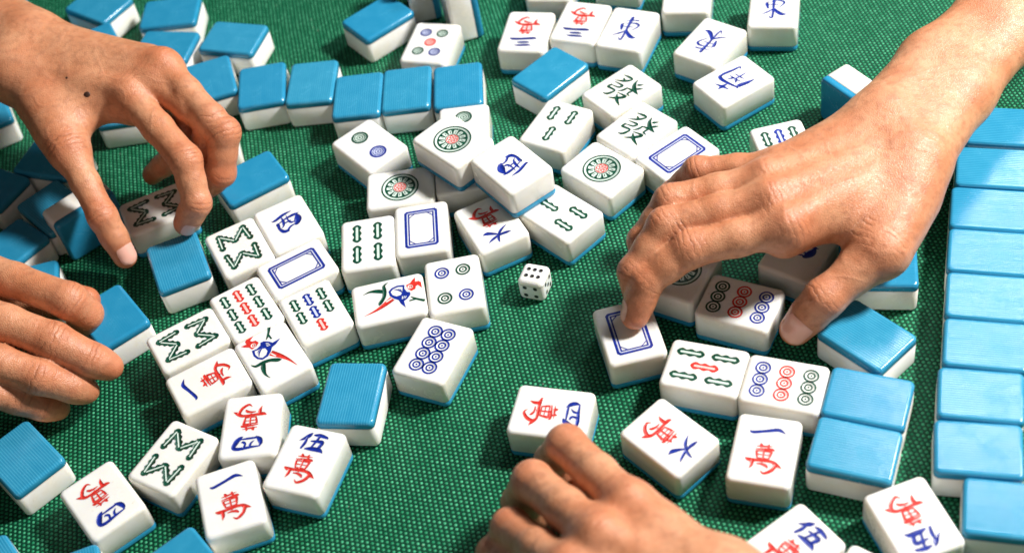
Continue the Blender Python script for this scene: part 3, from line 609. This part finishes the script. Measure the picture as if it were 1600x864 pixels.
# ------------------------------------------------------------------ hands: distance-field modelling
def smin(a, b, k):
    h = np.maximum(k-np.abs(a-b), 0)/k
    return np.minimum(a, b)-h*h*k*.25
class Field:
    BIG = 40.0
    def __init__(s, lo, hi, h):
        s.h = h; s.lo = np.array(lo, float); s.n = np.ceil((np.array(hi)-s.lo)/h).astype(int)+1
        s.ax = [s.lo[i]+h*np.arange(s.n[i], dtype=np.float32) for i in range(3)]
    def new(s): return np.full(s.n, s.BIG, np.float32)
    def cone(s, F, a, b, r1, r2, k=4.0, flat=None):
        """smooth-union a tapered capsule into F; flat=(dir, factor) squashes it along dir"""
        a = np.array(a, float); b = np.array(b, float); pad = max(r1, r2)*1.5+k+4
        lo = np.maximum(((np.minimum(a, b)-pad-s.lo)/s.h).astype(int), 0); hi = np.minimum(((np.maximum(a, b)+pad-s.lo)/s.h).astype(int)+2, s.n)
        if (hi <= lo).any(): return
        sl = tuple(slice(lo[i], hi[i]) for i in range(3))
        X, Y, Z = np.meshgrid(*[s.ax[i][sl[i]] for i in range(3)], indexing='ij')
        P = np.stack([X, Y, Z], -1).astype(np.float32)-a.astype(np.float32)
        ba = b-a
        if flat is not None:
            d = np.array(flat[0], float); d /= np.linalg.norm(d); f = flat[1]
            P = P+(P@d.astype(np.float32))[..., None]*d.astype(np.float32)*(1/f-1); ba = ba+(ba@d)*d*(1/f-1)
        l2 = ba@ba; rr = r1-r2; a2 = l2-rr*rr; il2 = 1/l2
        if a2 <= 0: return
        y = P@ba.astype(np.float32); z = y-l2
        x2 = ((P*l2-ba.astype(np.float32)*y[..., None])**2).sum(-1)
        y2 = y*y*l2; z2 = z*z*l2; kk = np.sign(rr)*rr*rr*x2
        d1 = np.sqrt(x2+z2)*il2-r2; d2 = np.sqrt(x2+y2)*il2-r1; d3 = (np.sqrt(x2*a2*il2)+y*rr)*il2-r1
        D = np.where(np.sign(z)*a2*z2 > kk, d1, np.where(np.sign(y)*a2*y2 < kk, d2, d3))
        F[sl] = smin(F[sl], D.astype(np.float32), k)
    def sample(s, F, p):
        g = (np.array(p)-s.lo)/s.h; i = np.clip(g.astype(int), 0, s.n-2); f = g-i; v = 0
        for q in range(8):
            b = (q & 1, q >> 1 & 1, q >> 2 & 1); w = 1
            for k in range(3): w *= f[k] if b[k] else 1-f[k]
            v += w*F[i[0]+b[0], i[1]+b[1], i[2]+b[2]]
        return v
    def mesh(s, F):
        lo, h = s.lo, s.h; nx, ny, nz = s.n; ins = F < 0
        c = np.zeros((nx-1, ny-1, nz-1), np.int8)
        for i in (0, 1):
            for j in (0, 1):
                for k in (0, 1): c += ins[i:nx-1+i, j:ny-1+j, k:nz-1+k]
        act = (c > 0) & (c < 8); I = np.argwhere(act); idx = np.full(act.shape, -1, np.int64); idx[act] = np.arange(len(I))
        acc = np.zeros((len(I), 3)); cnt = np.zeros(len(I))
        cor = [(i, j, k) for i in (0, 1) for j in (0, 1) for k in (0, 1)]
        V = {q: F[I[:, 0]+q[0], I[:, 1]+q[1], I[:, 2]+q[2]] for q in cor}
        for q in cor:
            for ax in range(3):
                if q[ax]: continue
                w = list(q); w[ax] = 1; w = tuple(w); A, B = V[q], V[w]; cr = (A < 0) != (B < 0)
                t = np.where(cr, A/np.where(cr, A-B, 1), 0); p = np.array(q, float)[None].repeat(len(I), 0); p[:, ax] += t
                acc[cr] += p[cr]; cnt[cr] += 1
        verts = lo+h*(I+acc/cnt[:, None]); faces = []
        for ax in range(3):
            u, v = (ax+1) % 3, (ax+2) % 3; sa = [slice(None)]*3; sb = [slice(None)]*3
            sa[ax] = slice(0, s.n[ax]-1); sb[ax] = slice(1, s.n[ax]); A, B = ins[tuple(sa)], ins[tuple(sb)]
            E = np.argwhere(A != B); E = E[(E[:, u] > 0) & (E[:, v] > 0) & (E[:, u] < s.n[u]-1) & (E[:, v] < s.n[v]-1)]
            if not len(E): continue
            fl = A[E[:, 0], E[:, 1], E[:, 2]]; qs = []
            for du, dv in ((1, 1), (0, 1), (0, 0), (1, 0)):
                e = E.copy(); e[:, u] -= du; e[:, v] -= dv; qs.append(idx[e[:, 0], e[:, 1], e[:, 2]])
            Q = np.stack(qs, 1); Q[~fl] = Q[~fl][:, ::-1]; faces.append(Q[(Q >= 0).all(1)])
        return verts, np.concatenate(faces)
FR = dict(index=(11.0, 9.8, 8.6, 7.4), middle=(11.2, 10.0, 8.8, 7.6), ring=(10.6, 9.4, 8.2, 7.1), little=(9.6, 8.3, 7.3, 6.4), thumb=(13.5, 11.6, 10.4, 8.6))
def unit(v): v = np.array(v, float); return v/(np.linalg.norm(v)+1e-9)
def make_hand(label, mat, nailmat, fingers, wrist, lat, arm, dorsal, tdorsal=None, S=1.0, h=1.15, extra=(), palm=True, tend=1.25, wr=(20, 23), nails=(), TS=1.0, moles=()):
    """fingers: name -> four joints (mm). wrist: centre; lat: half-width vector across the wrist; arm: list of (centre, radius) going away"""
    pts = [p for f in fingers.values() for p in f]+[wrist]+[a[0] for a in arm]
    lo = np.min(pts, 0)-34; hi = np.max(pts, 0)+34
    FD = Field(lo, hi, h); body = FD.new(); dn = unit(dorsal); lat = np.array(lat, float); wrist = np.array(wrist, float)
    # forearm and wrist: two parallel tapered bones each
    chain = [(wrist, wr[0], .5)]+list(arm)
    for (a, ra, la), (b, rb_, lb) in zip(chain[:-1], chain[1:]):
        for sd in (-1, 1):
            FD.cone(body, np.array(a)+lat*sd*la, np.array(b)+lat*sd*lb, ra, rb_, 10, (dn, .84))
    names = ['index', 'middle', 'ring', 'little']
    off = dict(index=.62, middle=.22, ring=-.2, little=-.6)
    if palm:
        for nme in names:
            m = np.array(fingers[nme][0]); r = FR[nme][0]*S; w0 = wrist+lat*off[nme]
            FD.cone(body, w0-dn*1, m-dn*3.0, 13.5*S, r*1.02, 12)
            FD.cone(body, w0+(m-w0)*.30-dn*8, m-dn*9, 12*S, r*.92, 10)
            # knuckle and its tendon
            FD.cone(body, m+dn*1.2, m+dn*1.0+unit(w0-m)*5, r*.90, r*.70, 5)
            if tend > 0: FD.cone(body, m+dn*(r*.62), w0+(m-w0)*.25+dn*8.5*S, 2.7*S*tend, 2.0*S*tend, 7)
        a, b = np.array(fingers['index'][0]), np.array(fingers['little'][0])
        for t in (.33, .66): FD.cone(body, a+(b-a)*(t-.15)-dn*5, a+(b-a)*(t+.15)-dn*5, 9*S, 9*S, 8)
        c, m = np.array(fingers['thumb'][0]), np.array(fingers['thumb'][1]); im = np.array(fingers['index'][0])
        FD.cone(body, wrist+lat*.7, c, 15*S, 14.5*S*TS, 12); FD.cone(body, c, m, 15*S*TS, 12.6*S*TS, 12)
        FD.cone(body, c+(m-c)*.5, im+(wrist-im)*.35-dn*4, 9.5*S, 9.5*S, 14)      # web of the thumb
        FD.cone(body, c+(m-c)*.75, im+(wrist-im)*.22-dn*6, 5.5*S, 6*S, 12)
    for e in extra: FD.cone(body, *e)
    F = body.copy(); segs = []
    for nme, J in fingers.items():
        J = [np.array(j, float) for j in J]; R = [r*S*(TS if nme == 'thumb' else 1) for r in FR[nme]]; f = FD.new()
        for i in range(3):
            d = unit(J[i+1]-J[i]); L = np.linalg.norm(J[i+1]-J[i]); mid = J[i]+d*L*.5; rm = (R[i]+R[i+1])/2*(.93 if i < 2 else .98)
            FD.cone(f, J[i], mid, R[i]*(1.0 if i else .95), rm, 3.5); FD.cone(f, mid, J[i+1], rm, R[i+1]*(1.0 if i < 2 else .92), 3.5)
            segs.append((nme, i, J[i], J[i+1], R[i], R[i+1]))
        # fleshy finger pad
        d = unit(J[3]-J[2]); bend = J[1]-(J[0]+J[2])/2
        if np.linalg.norm(bend) < 2: bend = dn
        nd = unit(bend-d*(bend@d)) if nme != 'thumb' else unit(dn-d*(dn@d))
        FD.cone(f, J[2]+d*4-nd*1.2, J[3]-d*1.0-nd*1.6, R[3]*.92, R[3]*.82, 4)
        k = 6.0 if nme != 'thumb' else 11.0
        F = smin(F, smin(f, body, k), 1.2)
    V, Q = FD.mesh(F)
    # keep clear of the cloth
    V[:, 2] = np.maximum(V[:, 2], .6)
    # smooth out the grid
    n = len(V); ed = np.concatenate([Q[:, [0, 1]], Q[:, [1, 2]], Q[:, [2, 3]], Q[:, [3, 0]]])
    for it in range(4):
        acc = np.zeros((n, 3)); cnt = np.zeros(n)
        for i in range(3):
            acc[:, i] += np.bincount(ed[:, 0], V[ed[:, 1], i], n)+np.bincount(ed[:, 1], V[ed[:, 0], i], n)
        cnt = np.bincount(ed[:, 0], minlength=n)+np.bincount(ed[:, 1], minlength=n)
        lap = acc/cnt[:, None]-V; V = V+lap*(.55 if it % 2 == 0 else -.50)
    me = bpy.data.meshes.new("person")
    base = np.mean(V, 0); base[2] = V[:, 2].min()
    me.from_pydata(((V-base)*MM).tolist(), [], Q.tolist()); me.materials.append(mat)
    me.polygons.foreach_set("use_smooth", [True]*len(Q))
    # crease coordinates round each joint and redness of knuckles and tips
    jx = np.zeros(n); jw = np.zeros(n); red = np.zeros(n)
    for nme, J in fingers.items():
        J = [np.array(j, float) for j in J]; R = [r*S*(TS if nme == 'thumb' else 1) for r in FR[nme]]
        for i in (0, 1, 2):
            d1 = unit(J[i+1]-J[i]); d0 = unit(J[i]-(J[i-1] if i else wrist)); ax = unit(d0+d1)
            rel = V-J[i]; al = rel@ax; dist = np.linalg.norm(rel, axis=1)
            bend = unit(unit(J[i]-(J[i-1] if i else wrist))-unit(J[i+1]-J[i])+dn*.25) if nme != 'thumb' else dn
            side = (rel@bend)/(dist+1e-6)
            if i == 0: w = 0*al if nme == 'thumb' else np.exp(-(dist/(R[0]*1.45))**4)*np.clip(side*2-1.0, 0, 1)
            else: w = np.exp(-(al/(6.5 if i == 1 else 4.0))**2)*np.where(side > -.15, np.clip(side+.35, 0, 1), .9*np.exp(-(al/2.2)**2))*(dist < R[i]*1.75)*(1 if i == 1 else .8)
            upd = w > jw; jx[upd] = al[upd]; jw[upd] = w[upd]
            red = np.maximum(red, np.exp(-(dist/(R[i]*1.5))**2)*np.clip(side+.3, 0, 1)*.8)
        red = np.maximum(red, np.exp(-(np.linalg.norm(V-J[3], axis=1)/(R[3]*1.6))**2)*.9)
    for nm_, arr in (("jx", jx), ("jw", jw), ("red", red)):
        at = me.attributes.new(nm_, 'FLOAT', 'POINT'); at.data.foreach_set("value", arr.astype(np.float32))
    o = link("person", me); o.location = base*MM
    o["label"] = label; o["category"] = "hand"
    if moles:
        from mathutils.bvhtree import BVHTree
        bv = BVHTree.FromPolygons([Vector(v) for v in V], Q.tolist())
        for px, py, r in moles:
            loc, nrm, _, _ = bv.ray_cast(Vector(CC), Vector(U(px, py, 40)-CC))
            bm = bmesh.new(); bmesh.ops.create_uvsphere(bm, u_segments=14, v_segments=8, radius=1)
            mm = bpy.data.meshes.new("mole"); q = nrm.to_track_quat('Z', 'Y').to_matrix()
            for v in bm.verts: v.co = (loc+q@Vector((v.co.x*r, v.co.y*r*.85, v.co.z*r*.28))-Vector(base))*MM
            bm.to_mesh(mm); bm.free(); mm.materials.append(MOLE)
            for p in mm.polygons: p.use_smooth = True
            link("mole", mm, o)
    if nails:
        for nme in nails:
            J = [np.array(j, float) for j in fingers[nme]]; d = unit(J[3]-J[2]); r = FR[nme][3]*S*(TS if nme == 'thumb' else 1)
            bend = J[1]-(J[0]+J[2])/2 if nme != 'thumb' else unit(tdorsal if tdorsal is not None else dn)
            nd = unit(bend-d*(bend@d)); sd = np.cross(d, nd); vs, fs = [], []; nu, nv = 10, 9
            ln = r*1.75; hwm = 1.0 if nme == 'thumb' else .95
            for b in range(nv+1):
                tb = b/nv; along = r*.62-ln*tb
                for a in range(nu+1):
                    ta = -1+2*a/nu
                    # squircle outline: round the corners of the plate
                    cu = ta*sqrt(max(0, 1-.30*(2*tb-1)**4)); an = cu*hwm*(1-.08*tb)
                    dd = along+(-.22*r*ta*ta if tb < .5 else .10*r*ta*ta)*abs(2*tb-1)
                    p0 = J[3]+d*min(dd, r*.35); di = unit(nd*cos(an)+sd*sin(an)+d*max(0, dd-r*.35)/r*1.2)
                    t_ = 1.0
                    while t_ < r*1.8 and FD.sample(F, p0+di*t_) < 0: t_ += .25
                    vs.append(p0+di*(t_+.05+.28*(1-max(abs(ta), abs(2*tb-1))**6)))
            for b in range(nv):
                for a in range(nu):
                    q = b*(nu+1)+a; fs.append((q, q+1, q+nu+2, q+nu+1))
            nm = bpy.data.meshes.new("fingernail"); nm.from_pydata([((p-base)*MM).tolist() for p in vs], [], fs); nm.materials.append(nailmat)
            for p in nm.polygons: p.use_smooth = True
            link("fingernail", nm, o)
    return o
SKIN = mat_skin("skin_warm", (.67, .315, .17), (.56, .21, .098), (.31, .11, .05))
_t = NT("fingernail"); NAIL = _t.set(Base_Color=(.80, .44, .35), Roughness=.20, Subsurface_Weight=.2, Subsurface_Radius=(.003, .001, .0006), Subsurface_Scale=1.0)
_t = NT("mole_skin"); MOLE = _t.set(Base_Color=(.045, .018, .010), Roughness=.5)
TO_CAM = -FW
# right-hand side: palm down, index finger pressing the framed tile, thumb beside the nine-circle tile
make_hand("bare right hand and forearm pressing a framed tile with the index finger", SKIN, NAIL,
    dict(index=[U(1228, 354, 64), U(1078, 390, 57), U(1010, 440, 44), U(990, 494, 28)],
         middle=[U(1202, 313, 67), U(1040, 353, 60), U(991, 425, 44), U(1000, 470, 30)],
         ring=[U(1196, 281, 64), U(1048, 315, 59), U(1004, 376, 43), U(1010, 425, 28)],
         little=[U(1216, 261, 59), U(1090, 268, 55), U(1050, 304, 40), U(1040, 345, 26)],
         thumb=[U(1412, 310, 50), U(1378, 392, 46), U(1288, 466, 34), U(1242, 515, 17)]),
    wrist=U(1401, 221, 59), lat=(U(1440, 280, 54)-U(1350, 150, 64))*.42, arm=[(U(1478, 122, 59), 18.5, .42), (U(1560, 38, 62), 17, .30), (U(1680, -90, 67), 18, .3)],
    dorsal=(0.05, -.25, 1), tdorsal=TO_CAM+UP*.2, S=.95, TS=1.04, nails=('thumb', 'index'))
make_hand("bare left hand with a mole pinching a zigzag bamboo tile", SKIN, NAIL,
    dict(index=[U(205, 152, 76), U(290, 250, 62), U(308, 317, 42), U(290, 351, 27)],
         middle=[U(242, 129, 77), U(350, 207, 64), U(346, 270, 42), U(322, 294, 26)],
         ring=[U(255, 104, 82), U(330, 186, 70), U(315, 240, 46), U(285, 262, 26)],
         little=[U(235, 100, 74), U(290, 190, 60), U(272, 245, 38), U(238, 275, 16)],
         thumb=[U(72, 168, 72), U(108, 236, 64), U(160, 338, 42), U(196, 402, 18)]),
    wrist=U(38, 85, 82), lat=(U(10, 145, 76)-U(60, 35, 86))*.40, arm=[(U(-60, 30, 84), 21, .5), (U(-160, -30, 88), 23, .5)],
    dorsal=(0.1, -.15, 1), tdorsal=TO_CAM+RT*.9, S=.93, TS=.86, nails=('thumb', 'index', 'middle'), moles=((136, 148, 2.0), (104, 122, .8)))
make_hand("bare right hand with four fingers stretched over a blue tile", SKIN, NAIL,
    dict(index=[U(-60, 408, 62), U(108, 470, 54), U(135, 490, 40), U(126, 508, 27)],
         middle=[U(-62, 478, 64), U(85, 533, 48), U(140, 560, 36), U(172, 573, 27)],
         ring=[U(-65, 545, 58), U(62, 588, 40), U(110, 603, 28), U(136, 611, 19)],
         little=[U(-62, 600, 48), U(28, 622, 30), U(64, 634, 20), U(92, 638, 12)],
         thumb=[U(-110, 440, 45), U(-20, 455, 36), U(80, 468, 30), U(134, 470, 26)]),
    wrist=U(-230, 470, 66), lat=(U(-230, 430, 66)-U(-230, 540, 60))*.40, arm=[(U(-330, 440, 70), 24, .6)],
    dorsal=(0, -.2, 1), S=1.0, nails=())
make_hand("bare right hand curled round a four character tile", SKIN, NAIL,
    dict(index=[U(985, 790, 80), U(885, 695, 62), U(862, 720, 40), U(880, 745, 24)],
         middle=[U(938, 840, 84), U(832, 752, 60), U(812, 784, 36), U(836, 805, 18)],
         ring=[U(890, 893, 80), U(798, 824, 52), U(784, 856, 30), U(808, 876, 14)],
         little=[U(872, 935, 68), U(772, 864, 40), U(762, 895, 24), U(790, 910, 12)],
         thumb=[U(1060, 900, 56), U(1000, 850, 42), U(950, 790, 32), U(915, 750, 28)]),
    wrist=U(1110, 945, 82), lat=(U(1150, 890, 78)-U(1080, 1000, 78))*.40, arm=[(U(1220, 1030, 84), 22, .55), (U(1320, 1120, 88), 24, .55)],
    dorsal=(0.0, -.1, 1), S=.93, nails=())
